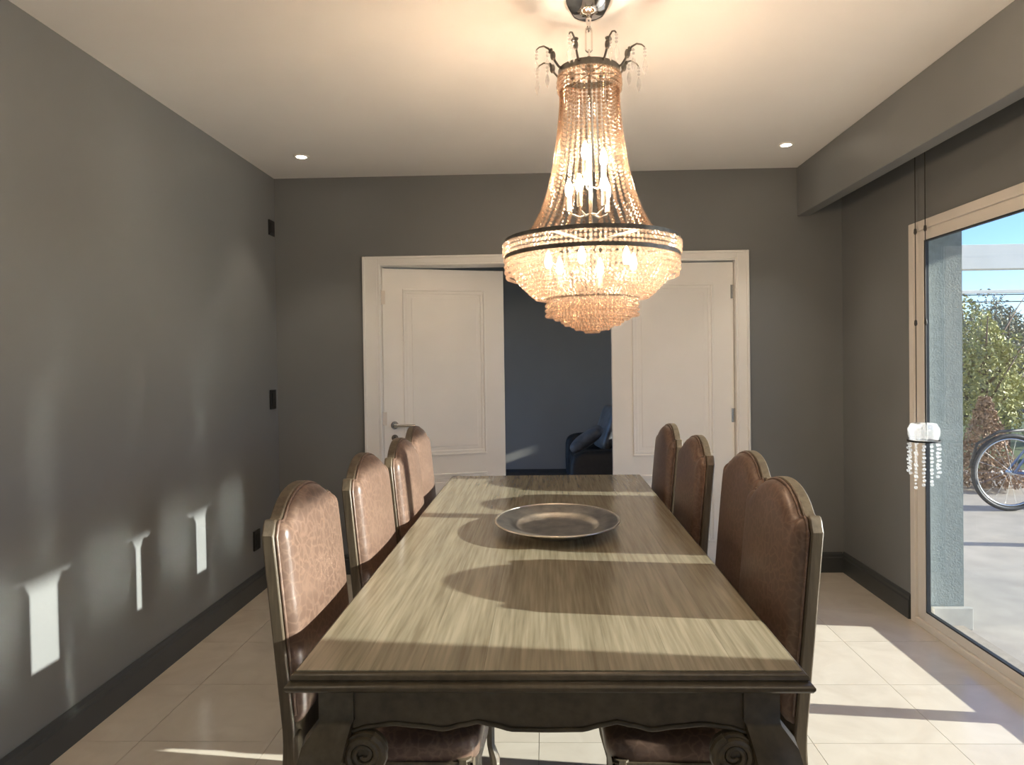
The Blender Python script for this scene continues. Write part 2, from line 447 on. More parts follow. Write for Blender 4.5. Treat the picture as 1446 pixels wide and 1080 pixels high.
struct(lwin, 'unseen white framed slit window in the lounge wall, shaped for the sun streak', 'window')
def LB(n, m, par, *bx):
    mb = MB()
    for b in bx: mb.box(b[0], b[1], b[2] - (LW[0] + LW[1]) / 2, b[3] - (LW[0] + LW[1]) / 2, b[4] - LW[2], b[5] - LW[2])
    return mb.build(n, m, par)
LB('frame', 'window_frame', lwin, (.02, .07, LW[0], LW[0] + .04, LW[2], LW[3]), (.02, .07, LW[1] - .04, LW[1], LW[2], LW[3]), (.02, .07, LW[0] + .04, LW[1] - .04, LW[2], LW[2] + .04), (.02, .07, LW[0] + .04, LW[1] - .04, LW[3] - .04, LW[3]))
LB('pane', 'window_glass', lwin, (.042, .048, LW[0] + .04, LW[1] - .04, LW[2] + .04, LW[3] - .04))

w4 = MB().box(LX0 - .10, LX0 - .05, 4.9, 4.95, .2, 2.3).box(LX0 - .10, LX0 - .05, 7.75, 7.8, .2, 2.3).box(LX0 - .10, LX0 - .05, 4.95, 7.75, .2, .25).box(LX0 - .10, LX0 - .05, 4.95, 7.75, 2.25, 2.3).build('fill_window', 'window_frame')  # unseen window added so that sky light brightens the lounge
struct(w4, 'added unseen white window frame in the lounge side wall, letting in fill light', 'window')
MB().box(LX0 - .078, LX0 - .072, 4.95, 7.75, .25, 2.25).build('pane', 'window_glass', w4)
# ------------------------------------------------------------------ double doors
casing = MB()
cw, cz = .095, .05
yo = YB - .018
casing.box(DX0 - cw, DX0 + .0, yo, YB, 0, DZ + cz).box(DX1, DX1 + .075, yo, YB, 0, DZ + cz).box(DX0, DX1, yo, YB, DZ, DZ + cz)
casing.box(DX0 - cw, DX0 - cw + .018, yo - .010, yo, 0, DZ + cz).box(DX1 + .057, DX1 + .075, yo - .010, yo, 0, DZ + cz).box(DX0 - cw + .018, DX1 + .057, yo - .010, yo, DZ + cz - .016, DZ + cz)
casing.box(DX0, DX0 + .018, YB - .018, LY0 + .01, 0, DZ).box(DX1 - .012, DX1, YB - .018, LY0 + .01, 0, DZ).box(DX0 + .018, DX1 - .012, YB - .018, LY0 + .01, DZ - .012, DZ)
struct(casing.build('trim_3', 'door_paint', bevel=.004), 'white moulded casing around the double doorway', 'door frame')

def leaf(name, hinge, rz, width, sgn, label, handle):
    root = empty(name, (hinge[0], hinge[1], 0), rz)
    struct(root, label, 'door')
    x0, x1 = (0, width) if sgn > 0 else (-width, 0)
    MB().box(x0, x1, 0, .04, .008, 2.035).build('door_slab', 'door_paint', root, bevel=.004)
    ins = .135
    for z0, z1 in ((.20, .64), (.765, 1.90)):
        a, b = x0 + ins, x1 - ins
        m = MB()
        def ring(i, o_, dep):
            m.box(a + i, b - i, -dep, .001, z0 + i, z0 + o_).box(a + i, b - i, -dep, .001, z1 - o_, z1 - i)
            m.box(a + i, a + o_, -dep, .001, z0 + o_, z1 - o_).box(b - o_, b - i, -dep, .001, z0 + o_, z1 - o_)
        ring(0, .014, .012); ring(.014, .034, .006)
        m.build('panel_moulding', 'door_paint', root, bevel=.003)
        MB().box(a + .06, b - .06, -.004, .001, z0 + .06, z1 - .06).build('raised_panel', 'door_paint', root, bevel=.003)
    for z in (.28, 1.03, 1.84):
        hx = 0 if sgn > 0 else 0
        MB().tube([(hx - sgn * .012, -.008, z - .05), (hx - sgn * .012, -.008, z + .05)], .007, 10).box(min(hx - sgn * .012, hx + sgn * .02), max(hx - sgn * .012, hx + sgn * .02), -.004, .001, z - .045, z + .045).build('hinge', 'steel' if sgn < 0 else 'window_frame', root)
    if handle:
        hx, hz = x0 + .07, .985
        ro = MB().tube([(hx, -.001, hz), (hx, -.010, hz)], .026, 20).build('rosette', 'steel', root, auto=True)
        MB().tube([(hx, -.008, hz), (hx, -.05, hz), (hx + .012, -.056, hz), (hx + .13, -.056, hz - .004)], [.010, .010, .011, .009], 12).build('lever', 'steel', ro, auto=True)
        k = MB().tube([(hx, -.001, hz - .085), (hx, -.009, hz - .085)], .022, 20).build('key_rosette', 'steel', root, auto=True)
        MB().box(hx - .004, hx + .004, -.011, -.008, hz - .098, hz - .076).build('keyhole', 'black_plastic', k)
    return root
leaf('door_1', (DX0 + .022, YB + .03), math.radians(17.5), .835, 1, 'white panelled door leaf with steel lever handle standing ajar', True)
leaf('door_2', (DX1 - .016, YB + .022), 0.0, .80, -1, 'white panelled door leaf without handle standing closed', False)

# ------------------------------------------------------------------ dining table
TX, TY0, TY1, TZ = -.006, 1.409, 3.909, .78
table = empty('dining_table', (TX, (TY0 + TY1) / 2, 0))
table.scale = (1, 1, .747 / .78)
tag(table, 'long rectangular wooden dining table with scalloped apron and cabriole legs', 'table')
HL, HW = (TY1 - TY0) / 2, .555
def rect_ring(hw, hl, z): return [(-hw, -hl, z), (hw, -hl, z), (hw, hl, z), (-hw, hl, z)]
prof = [(.030, .734), (.012, .734), (.004, .738), (0, .745), (0, .750), (.004, .755), (.010, .757), (.012, .760), (.009, .764), (.011, .771), (.016, .776), (.022, .7775), (.075, .7775)]
top = MB().loft([rect_ring(HW - i, HL - i, z) for i, z in prof]).build('tabletop', 'table_base_wood', table, auto=True)
npl = 8
pw = 2 * (HW - .021) / npl
e = .0002
pm = MB().box(-pw / 2 + e, pw / 2 - e, -HL + .021, HL - .021, .7770, TZ).mesh('plank', 'table_top_wood')
for k in range(npl):
    p = bpy.data.objects.new('plank', pm); COL.objects.link(p); p.parent = top; p.location = (-HW + .021 + pw * (k + .5), 0, 0)
# apron
AH, AL = .480, HL - .035
def scallop(u):           # u in -1..1 across the apron, returns drop of lower edge
    a = abs(u)
    pts = [(0, .638), (.16, .639), (.27, .650), (.33, .657), (.40, .650), (.50, .640), (.62, .647), (.74, .652), (.86, .645), (.95, .634), (1.0, .625)]
    for (a0, z0), (a1, z1) in zip(pts, pts[1:]):
        if a <= a1 + 1e-6:
            t = (a - a0) / (a1 - a0); t = t * t * (3 - 2 * t) if a0 not in (.27,) else t
            return z0 + (z1 - z0) * t
    return pts[-1][1]
def apron(long, s):
    L = AL - .035 if long else AH - .035
    off = (AH if long else AL)
    n = 72
    m = MB(); edge = []
    for i in range(n):
        u0, u1 = -1 + 2 * i / n, -1 + 2 * (i + 1) / n
        def q(u, z, dp):
            return ((off - dp) * s, u * L, z) if long else (u * L, (off - dp) * s, z)
        za, zb = scallop(u0), scallop(u1)
        vs = [q(u0, za, 0), q(u1, zb, 0), q(u1, .735, 0), q(u0, .735, 0), q(u0, za, .025), q(u1, zb, .025), q(u1, .735, .025), q(u0, .735, .025)]
        m.add(vs, [(0, 1, 2, 3), (7, 6, 5, 4), (0, 4, 5, 1)])
        edge.append(q(u0, za + .002, -.001))
    edge.append(q(1, scallop(1) + .002, -.001))
    a = m.build('apron', 'table_base_wood', table)
    MB().tube(edge, .0055, 8).build('bead_moulding', 'table_base_wood', a, smooth=True)
for s in (-1, 1): apron(True, s); apron(False, s)
def cabriole(sx, sy):
    cx, cy_ = sx * (AH - .028), sy * (AL - .028)
    # centre line offset along the diagonal (outwards positive), half size
    pth = [(.735, 0, .0375), (.665, 0, .0375), (.655, .004, .042), (.62, .020, .053), (.56, .034, .054), (.48, .028, .046), (.38, .010, .037), (.26, -.006, .030), (.14, -.004, .026), (.07, .012, .028), (.035, .030, .034), (.012, .034, .034), (0, .033, .028)]
    rings = []
    for z, o_, h in pth:
        x, y = cx + sx * o_, cy_ + sy * o_
        if z > .66: rings.append([(x - h, y - h, z), (x, y - h, z), (x + h, y - h, z), (x + h, y, z), (x + h, y + h, z), (x, y + h, z), (x - h, y + h, z), (x - h, y, z)])
        else:
            r = .86
            rings.append([(x - h * r, y - h * r, z), (x, y - h, z), (x + h * r, y - h * r, z), (x + h, y, z), (x + h * r, y + h * r, z), (x, y + h, z), (x - h * r, y + h * r, z), (x - h, y, z)])
    lg = MB().loft(rings).build('leg', 'table_base_wood', table, auto=True)
    # carved scroll ears on both faces
    for ax in (0, 1):
        pts = []
        for k in range(40):
            t = k / 39; ang = t * 2.6 * 2 * PI; r = .044 * (1 - .82 * t)
            u = -.062 + r * math.cos(ang + 2.0); w_ = .595 + r * math.sin(ang + 2.0)
            if ax == 0: pts.append((cx + sx * u, cy_ + sy * .048, w_))
            else: pts.append((cx + sx * .048, cy_ + sy * u, w_))
        rs = [.011 * (1 - .55 * k / 39) for k in range(40)]
        e_ = MB().tube(pts, rs, 8)
        c0 = (-.062, .595)
        disc = [(c0[0] + .046 * math.cos(2 * PI * k / 24), c0[1] + .046 * math.sin(2 * PI * k / 24)) for k in range(24)]
        if ax == 0: e_.prism([(cx + sx * a, b) for a, b in disc], 1, cy_ + sy * .022, cy_ + sy * .046)
        else: e_.prism([(cy_ + sy * a, b) for a, b in disc], 0, cx + sx * .022, cx + sx * .046)
        e_.build('scroll', 'table_base_wood', lg, auto=True)
for sx in (-1, 1):
    for sy in (-1, 1): cabriole(sx, sy)

# ------------------------------------------------------------------ dining chairs (local: faces +x, back outer face at x=0 for z=.46)
RAKE = .088
OUT = [(0, 1.086), (.03, 1.0845), (.06, 1.080), (.09, 1.072), (.12, 1.060), (.145, 1.046), (.165, 1.030), (.176, 1.022), (.186, 1.019), (.196, 1.020), (.205, 1.024), (.214, 1.023), (.222, 1.015), (.229, 1.002), (.236, .993), (.240, .988)]
def out_z(y):
    a = min(abs(y), .24)
    for (a0, z0), (a1, z1) in zip(OUT, OUT[1:]):
        if a <= a1: return z0 + (z1 - z0) * (a - a0) / (a1 - a0)
    return 1.0
def lean(z): return -RAKE * (z - .46) if z > .46 else 0
def make_chair():
    ch = empty('dining_chair')
    # back frame: outline extruded, raked
    ys = [-p[0] for p in reversed(OUT)] + [p[0] for p in OUT[1:]]
    m = MB(); fr = []; bk = []
    T = .031
    for y in ys:
        zt = out_z(y)
        col_f = []; col_b = []
        for k in range(7):
            z = .38 + (zt - .38) * k / 6
            col_f.append((lean(z) + T, y, z)); col_b.append((lean(z), y, z))
        fr.append(col_f); bk.append(col_b)
    n = len(ys)
    vs = [p for c in fr for p in c] + [p for c in bk for p in c]
    fs = []; o_ = n * 7
    for i in range(n - 1):
        for k in range(6):
            a = i * 7 + k
            fs.append((a, a + 7, a + 8, a + 1)); fs.append((o_ + a, o_ + a + 1, o_ + a + 8, o_ + a + 7))
        a = i * 7 + 6; fs.append((a, a + 7, o_ + a + 7, o_ + a))
        a = i * 7; fs.append((a, o_ + a, o_ + a + 7, a + 7))
    for i in (0, n - 1):
        for k in range(6):
            a = i * 7 + k; fs.append((a, a + 1, o_ + a + 1, o_ + a))
    m.add(vs, fs)
    bf = m.build('back_frame', 'chair_wood', ch, bevel=.005, auto=True)
    # upholstered back
    m = MB(); CW = .229; ny, nz = 34, 26; g = []
    for layer in (0, 1):
        for i in range(ny + 1):
            s_ = -1 + 2 * i / ny
            y = CW * math.copysign(abs(s_) ** .8, s_) if abs(s_) > 0 else 0
            zt = out_z(y * .24 / CW) - .008
            for k in range(nz + 1):
                t = k / nz; t2 = .5 - .5 * math.cos(PI * t) if True else t
                z = .50 + (zt - .50) * t2
                du = CW - abs(y); dv = min(zt - z, z - .50)
                dd = max(0, min(1, min(du, dv) / .045))
                rim = math.sqrt(max(0, 1 - (1 - dd) ** 2))
                dome = (1 - (y / CW) ** 2) * (1 - (2 * t2 - 1) ** 4)
                th = T + .006 + .026 * rim + .012 * dome if layer == 0 else T - .004
                g.append((lean(z) + th, y, z))
    N = (ny + 1) * (nz + 1); fs = []
    for i in range(ny):
        for k in range(nz):
            a = i * (nz + 1) + k
            fs.append((a, a + nz + 1, a + nz + 2, a + 1))
    bound = [i * (nz + 1) for i in range(ny + 1)] + [ny * (nz + 1) + k for k in range(1, nz + 1)] + [i * (nz + 1) + nz for i in range(ny - 1, -1, -1)] + [k for k in range(nz - 1, 0, -1)]
    for a, b in zip(bound, bound[1:] + bound[:1]): fs.append((a, N + a, N + b, b))
    m.add(g, fs)
    bc = m.build('backrest', 'leather', ch, smooth=True)
    # piping following the outline
    pts = []
    for s_ in [i / 40 for i in range(-40, 41)]:
        y = s_ * .230; z = out_z(y * .24 / .230) - .006
        pts.append((lean(z) + T + .004, y, z))
    pts = [(lean(.52) + T + .004, -.230, .52), (lean(.75) + T + .004, -.230, .75)] + pts + [(lean(.75) + T + .004, .230, .75), (lean(.52) + T + .004, .230, .52)]
    MB().tube(pts, .0042, 6).build('piping', 'leather', bc, smooth=True)
    # seat
    sm = MB().superell((.27, 0, .405), (.225, .206, .050), .45, .28, 32, 14).build('seat', 'leather', ch, smooth=True)
    ap = MB()
    n = 24
    for sgn in (-1, 1):
        for i in range(n):
            u0, u1 = i / n, (i + 1) / n
            zz = lambda u: .315 + .018 * math.cos(2 * PI * u * 2)
            x0, x1 = .03 + u0 * .44, .03 + u1 * .44
            ap.add([(x0, sgn * .208, zz(u0)), (x1, sgn * .208, zz(u1)), (x1, sgn * .208, .385), (x0, sgn * .208, .385), (x0, sgn * .188, zz(u0)), (x1, sgn * .188, zz(u1)), (x1, sgn * .188, .385), (x0, sgn * .188, .385)], [(0, 1, 2, 3), (7, 6, 5, 4), (0, 4, 5, 1), (3, 2, 6, 7)])
    for i in range(n):
        u0, u1 = i / n, (i + 1) / n
        zz = lambda u: .315 + .018 * math.cos(2 * PI * u * 2)
        y0, y1 = -.208 + u0 * .416, -.208 + u1 * .416
        ap.add([(.478, y0, zz(u0)), (.478, y1, zz(u1)), (.478, y1, .385), (.478, y0, .385), (.456, y0, zz(u0)), (.456, y1, zz(u1)), (.456, y1, .385), (.456, y0, .385)], [(0, 1, 2, 3), (7, 6, 5, 4), (0, 4, 5, 1), (3, 2, 6, 7)])
    ap.build('seat_frame', 'chair_wood', ch)
    for s in (-1, 1):
        rings = []
        for z, x, h in ((.47, .018, .019), (.40, .018, .021), (.25, .008, .019), (.10, -.022, .017), (0, -.045, .016)):
            y = s * .219
            rings.append([(x - h, y - h, z), (x + h, y - h, z), (x + h, y + h, z), (x - h, y + h, z)])
        MB().loft(rings).build('leg', 'chair_wood', ch, bevel=.004)
        rings = []
        for z, o_, h in ((.39, 0, .022), (.34, .004, .026), (.30, .012, .028), (.24, .008, .022), (.17, -.006, .016), (.07, -.004, .014), (.03, .010, .018), (0, .012, .016)):
            x, y = .452 + o_, s * (.188 + o_)
            rings.append([(x + h * math.cos(2 * PI * j / 8 + PI / 8), y + h * math.sin(2 * PI * j / 8 + PI / 8), z) for j in range(8)])
        MB().loft(rings).build('leg', 'chair_wood', ch, auto=True)
    return ch
proto = make_chair()
proto.scale = (1, .985, .98)
order = ['farthest from the double doors', 'second from the open end, beside the round tray', 'second from the double doors', 'closest to the double doors']
chairs = [
    ('w', .635, 1.925, 0, 'leather dining chair on the glazed door side of the table, farthest from the double doors'),
    ('w', .708, 2.487, 0, 'leather dining chair on the glazed door side, third from the double doors, pulled out slightly'),
    ('w', .638, 3.020, 0, 'leather dining chair on the glazed door side of the table, second from the double doors'),
    ('w', .622, 3.585, 0, 'leather dining chair on the glazed door side of the table, next to the double doors'),
    ('l', -.676, 1.925, 0, 'leather dining chair on the sunlit grey wall side, farthest from the double doors'),
    ('l', -.655, 2.530, 0, 'leather dining chair on the sunlit grey wall side, third from the double doors'),
    ('l', -.628, 3.035, 0, 'leather dining chair on the sunlit grey wall side, second from the double doors'),
    ('l', -.672, 3.610, 0, 'leather dining chair on the sunlit grey wall side, next to the double doors')]
for i, (s, x, y, a, lab) in enumerate(chairs):
    c = proto if i == 0 else copy_tree(proto)
    c.location = (x, y, 0); c.rotation_euler = (0, 0, (PI if s == 'w' else 0) + math.radians(a))
    tag(c, lab, 'chair', 'high backed leather dining chairs')

# ------------------------------------------------------------------ tray
tray = MB()
tp = [(0, .012), (.125, .012), (.138, .014), (.150, .024), (.158, .030), (.168, .030), (.176, .033), (.205, .041), (.222, .044), (.229, .046), (.232, .043), (.226, .040), (.205, .036), (.175, .028), (.160, .025), (.148, .016), (.138, .004), (.128, 0), (0, 0)]
n = 64
rings = []
for r, z in tp[1:-1]:
    rings.append([(r * math.cos(2 * PI * j / n) * 1.035, r * math.sin(2 * PI * j / n) * 1.20, z) for j in range(n)])
tray.loft(rings)
tr = tray.build('tray', 'silver_tray', loc=(.038, 2.617, .7475), smooth=True)
tag(tr, 'round antiqued silver tray with a stepped rim on the dining table', 'tray')
rim = MB().tube([(.229 * math.cos(2 * PI * j / n) * 1.035, .229 * math.sin(2 * PI * j / n) * 1.20, .0445) for j in range(n)], .0035, 6, closed=True).build('rim', 'silver_tray', tr, smooth=True)

# ------------------------------------------------------------------ chandelier
CX, CY = .160, 2.30
chand = empty('chandelier', (CX, CY, 1.49))
chand['label'] = 'large empire chandelier of crystal bead strands with lit candle bulbs above the table'
chand['category'] = 'chandelier'
OZ = -1.49
MB().lathe([(.02, 2.635), (.055, 2.6345), (.078, 2.618), (.083, 2.604), (.080, 2.595), (.058, 2.566), (.048, 2.556), (.028, 2.549), (.010, 2.545), (.006, 2.52)], (0, 0, OZ), 32).build('canopy', 'chrome', chand, auto=True)
lk = MB()
for (zc, hl, rot) in ((2.475, .040, 0), (2.522, .018, 1), (2.425, .016, 1)):
    pts = []
    for k in range(24):
        a = 2 * PI * k / 24; u = .0105 * math.cos(a); v = (hl - .0105) * (1 if math.sin(a) > 0 else -1) + .0105 * math.sin(a)
        pts.append((u, 0, zc + v + OZ) if rot == 0 else (0, u, zc + v + OZ))
    MB().tube(pts, .0032, 6, closed=True).build('chain_link', 'chrome', chand, smooth=True)
MB().tube([(0, 0, 2.42 + OZ), (0, 0, 1.62 + OZ)], .006, 10).lathe([(.004, 2.40), (.014, 2.39), (.016, 2.375), (.006, 2.36)], (0, 0, OZ), 16).build('stem', 'pewter', chand, smooth=True)
def band(name, r, z0, z1, t=.004):
    return MB().lathe([(r, z0), (r + t, z0), (r + t, z1), (r, z1)], (0, 0, OZ), 64, closed=True).build(name, 'pewter', chand, auto=True)
band('crown_band', .100, 2.352, 2.374)
band('ring_band', .286, 1.789, 1.804, .006); band('ring_band', .287, 1.738, 1.752, .006); band('tier_band', .150, 1.605, 1.613)
spk = [MB(), MB(), MB()]
for k in range(6):
    a = PI * k / 3
    spk[0].tube([(0, 0, 1.80 + OZ), (.287 * math.cos(a), .287 * math.sin(a), 1.795 + OZ)], .004, 6)
    spk[1].tube([(0, 0, 2.362 + OZ), (.101 * math.cos(a), .101 * math.sin(a), 2.362 + OZ)], .003, 6)
    spk[2].tube([(0, 0, 1.62 + OZ), (.151 * math.cos(a), .151 * math.sin(a), 1.61 + OZ)], .003, 6)
for q, nm in enumerate(('ring_spider', 'crown_spider', 'tier_spider')): spk[q].build(nm, 'pewter', chand)
# neck strands
NP = [(2.352, .101), (2.31, .0965), (2.26, .0975), (2.165, .106), (2.05, .122), (1.96, .144), (1.90, .167), (1.85, .193), (1.815, .222), (1.797, .248)]
def neck_r(z):
    for (z0, r0_), (z1, r1_) in zip(NP, NP[1:]):
        if z >= z1: return r0_ + (r1_ - r0_) * (z0 - z) / (z0 - z1)
    return NP[-1][1]
sm = MB(); z = 2.348; i = 0; last = None; pts = []
while z > 1.800:
    r = neck_r(z); rad = .0060 if z > 2.2 else .0068
    sm.ball((r, 0, z + OZ), rad)
    slope = abs(neck_r(z - .005) - neck_r(z)) / .005
    z -= (2.0 * rad + .0008) / math.sqrt(1 + slope ** 2)
smesh = sm.mesh('bead_strand', 'crystal')
NS = 38
for k in range(NS):
    o = bpy.data.objects.new('bead_strand', smesh); COL.objects.link(o); o.parent = chand; o.rotation_euler = (0, 0, 2 * PI * k / NS)
# beads too small to tell apart: crown swags, band rows, bowl and lower tier
def strands(prof, ns, rad, name, jit=0.0):
    m = MB()
    L = [0]
    for (r0_, z0), (r1_, z1) in zip(prof, prof[1:]): L.append(L[-1] + math.hypot(r1_ - r0_, z1 - z0))
    nb = int(L[-1] / (2 * rad + .0006))
    for k in range(ns):
        a = 2 * PI * (k + random.uniform(-jit, jit)) / ns
        for b in range(nb + 1):
            s_ = L[-1] * b / nb
            for q in range(len(L) - 1):
                if s_ <= L[q + 1] + 1e-9:
                    t = (s_ - L[q]) / max(1e-9, L[q + 1] - L[q])
                    r = prof[q][0] + (prof[q + 1][0] - prof[q][0]) * t; z = prof[q][1] + (prof[q + 1][1] - prof[q][1]) * t
                    break
            m.ball((r * math.cos(a), r * math.sin(a), z + OZ), rad * random.uniform(.9, 1.08))
    o = m.build(name, 'dense_crystal', chand); o['kind'] = 'stuff'
    return o
strands([(.1035, 2.350), (.1065, 2.325), (.104, 2.305)], 56, .0055, 'crown_fringe')
strands([(.294, 1.786), (.294, 1.755)], 126, .0068, 'ring_beads')
strands([(.290, 1.735), (.289, 1.700), (.284, 1.682)], 128, .0065, 'ring_fringe')
strands([(.278, 1.735), (.266, 1.700), (.244, 1.665), (.212, 1.632), (.188, 1.612)], 104, .0066, 'bowl_strands')
strands([(.236, 1.735), (.225, 1.69), (.20, 1.64), (.165, 1.612)], 60, .0066, 'inner_bowl_strands')
strands([(.153, 1.603), (.153, 1.552)], 72, .0064, 'tier_fringe')
strands([(.140, 1.603), (.133, 1.55), (.122, 1.541)], 58, .0064, 'tier_fringe')
strands([(.112, 1.60), (.106, 1.535), (.090, 1.522)], 46, .0064, 'tier_fringe')
strands([(.080, 1.60), (.072, 1.52), (.055, 1.508)], 32, .0064, 'tier_fringe')
strands([(.046, 1.60), (.04, 1.51), (.022, 1.498)], 20, .0064, 'tier_fringe')
# crown arms with hanging crystals
arm_pts = [(.100, 2.366), (.112, 2.372), (.125, 2.388), (.134, 2.408), (.147, 2.424), (.164, 2.430), (.180, 2.424), (.190, 2.414)]
am = MB().tube([(r, 0, z + OZ) for r, z in arm_pts], [.0042, .004, .004, .0038, .0034, .003, .0026, .0022], 6).superell((.132, 0, 2.404 + OZ), (.010, .009, .016), 1, 1, 8, 6).superell((.140, 0, 2.418 + OZ), (.006, .013, .008), 1, 1, 8, 6).mesh('crown_arm', 'pewter', True)
dm = MB()
for q in range(3): dm.ball((.190, 0, 2.408 - q * .011 + OZ), .0052)
dm.lathe([(.0008, 2.378), (.006, 2.366), (.0085, 2.350), (.005, 2.334), (.0008, 2.324)], (.190, 0, OZ), 6)
for q in range(2): dm.ball((.152, 0, 2.412 - q * .011 + OZ), .005)
dm.lathe([(.0008, 2.393), (.006, 2.382), (.0085, 2.368), (.005, 2.352), (.0008, 2.342)], (.152, 0, OZ), 6)
dme = dm.mesh('crystal_drop', 'clear_crystal')
for k in range(8):
    a = -PI / 2 + PI / 8 + k * PI / 4
    o = bpy.data.objects.new('crown_arm', am); COL.objects.link(o); o.parent = chand; o.rotation_euler = (0, 0, a)
    o2 = bpy.data.objects.new('crystal_drop', dme); COL.objects.link(o2); o2.parent = o
# bulbs
def bulb(x, y, z, glow='bulb_glow'):
    s = MB().tube([(x, y, z - .075 + OZ), (x, y, z - .028 + OZ)], .009, 10).build('candle_sleeve', 'candle_sleeve', chand)
    MB().tube([(0, 0, z - .09 + OZ), (x * .5, y * .5, z - .10 + OZ), (x, y, z - .085 + OZ), (x, y, z - .07 + OZ)], .0035, 6).build('candle_arm', 'pewter', s, smooth=True)
    MB().lathe([(.006, -.028), (.011, -.018), (.0125, -.006), (.011, .008), (.006, .022), (.0015, .032)], (x, y, z + OZ), 10).build('bulb', glow, s, smooth=True)
for (dx, dy, z) in ((-.020, -.050, 2.09), (.043, -.020, 2.075), (-.01, .05, 2.08), (-.040, -.045, 1.985), (.040, -.055, 1.985), (-.072, .02, 1.985), (.06, .05, 1.985)):
    bulb(dx, dy, z)
for k in range(6):
    a = 2 * PI * k / 6 + .25
    bulb(.15 * math.cos(a), .15 * math.sin(a), 1.735, 'bowl_bulb_glow')

# ------------------------------------------------------------------ ceiling downlights; the last four are unseen, added for fill light
for x, y, lab in ((-1.432, 4.012, 'small recessed ceiling downlight near the plain grey wall'), (1.410, 3.995, 'small recessed ceiling downlight near the curtain pelmet'),
    (-1.42, .9, 'added unseen fill downlight over the open end of the table, plain wall side'), (1.40, .9, 'added unseen fill downlight over the open end of the table, pelmet side'), (-1.42, -2.2, 'added unseen fill downlight by the closing wall, plain wall side'), (1.40, -2.2, 'added unseen fill downlight by the closing wall, pelmet side')):
    r = empty('downlight', (x, y, ZC))
    tag(r, lab, 'downlight', 'recessed downlights')
    MB().lathe([(.030, 0), (.046, 0), (.046, -.003), (.040, -.006), (.030, -.004)], (0, 0, 0), 28, closed=True).build('trim_ring', 'door_paint', r, auto=True)
    MB().lathe([(.001, -.0015), (.030, -.0015), (.030, -.003), (.001, -.003)], (0, 0, 0), 24).build('lens', 'downlight_glow', r)
    ld = bpy.data.lights.new('downlight_beam', 'SPOT'); ld.energy = 7 if y > 3 else 15; ld.color = (1, .86, .68); ld.spot_size = math.radians(75 if y > 3 else 110); ld.spot_blend = .5; ld.shadow_soft_size = .025
    lo = bpy.data.objects.new('downlight_beam', ld); COL.objects.link(lo); lo.parent = r; lo.location = (0, 0, -.012)

# ------------------------------------------------------------------ wall plates
def plate(y, z, w, h, label):
    r = empty('wall_plate', (XL, y, z)); tag(r, label, 'wall plate')
    MB().box(0, .010, -w / 2, w / 2, -h / 2, h / 2).build('plate', 'black_plastic', r, bevel=.002)
    MB().box(.010, .013, -w / 3, w / 3, -h / 3, h / 3).build('rocker', 'black_plastic', r, bevel=.001)
plate(4.410, 2.295, .085, .10, 'black wall plate set high up beside the corner')
plate(4.385, 1.175, .085, .125, 'black light switch plate at hand height beside the corner')
plate(4.10, .33, .085, .12, 'black socket plate low above the baseboard')

# ------------------------------------------------------------------ blind cords and crystal ornament at the glazed door
for y, zb, lab in ((3.553, .98, 'thin dark blind cord hanging over the outer window frame'), (3.462, .98, 'thin dark blind cord hanging over the sash of the glazed door')):
    r = empty('blind_cord', (1.905, y, ZC)); tag(r, lab, 'cord', 'blind cords')
    MB().tube([(0, 0, 0), (0, 0, zb - ZC)], .0022, 6).build('cord', 'cord_grey', r)
    for z in (2.04, 1.572): MB().lathe([(.002, .016), (.006, .010), (.0075, -.008), (.004, -.016), (.002, -.017)], (0, 0, z - ZC), 10).build('toggle', 'cord_grey', r, smooth=True)
orn = empty('crystal_sconce', (1.872, 3.425, .98))
tag(orn, 'small clear crystal sconce with black band and bead drops on the window frame', 'sconce')
MB().lathe([(.071, -.004), (.075, -.004), (.075, .005), (.071, .005)], (0, 0, 0), 32, closed=True).build('band', 'black_plastic', orn)
MB().lathe([(.062, .004), (.070, .03), (.071, .06), (.058, .086), (.054, .086), (.066, .06), (.065, .03), (.058, .004)], (0, 0, 0), 14, closed=True).build('bowl', 'clear_crystal', orn)
MB().tube([(.0, .06, .0), (.02, .075, .0), (.055, .085, .0)], .006, 8).build('bracket', 'black_plastic', orn)
for k in range(12):
    a = 2 * PI * k / 12; m = MB(); nb = 7 + (k * 5) % 6
    zz = -.012
    for q in range(nb):
        rr = .0055 if (q + k) % 3 else .0085
        m.ball((.068 * math.cos(a), .068 * math.sin(a), zz - rr), rr, 8, 6); zz -= 2 * rr + .006
    m.build('bead_drop', 'clear_crystal', orn, smooth=True)

# ------------------------------------------------------------------ lounge sofa
sofa = empty('sofa', (.70, 6.80, 0)); tag(sofa, 'dark fabric sofa in the lounge beyond the doorway', 'sofa')
MB().box(-.46, .44, -.82, .82, .06, .30).build('base', 'sofa_fabric', sofa, bevel=.02)
for s in (-1, 1):
    MB().superell((-.02, s * .74, .34), (.47, .105, .265), .35, .35, 28, 16).build('armrest', 'sofa_fabric', sofa, smooth=True)
MB().superell((.34, 0, .41), (.13, .70, .29), .35, .3, 28, 16).build('backrest', 'sofa_fabric', sofa, smooth=True)
for s in (-1, 1):
    MB().superell((-.10, s * .32, .37), (.36, .315, .085), .4, .25, 28, 12).build('seat_cushion', 'sofa_fabric', sofa, smooth=True)
for sx in (-.40, .38):
    for sy in (-.76, .76): MB().box(sx - .025, sx + .025, sy - .025, sy + .025, 0, .07).build('foot', 'black_plastic', sofa)
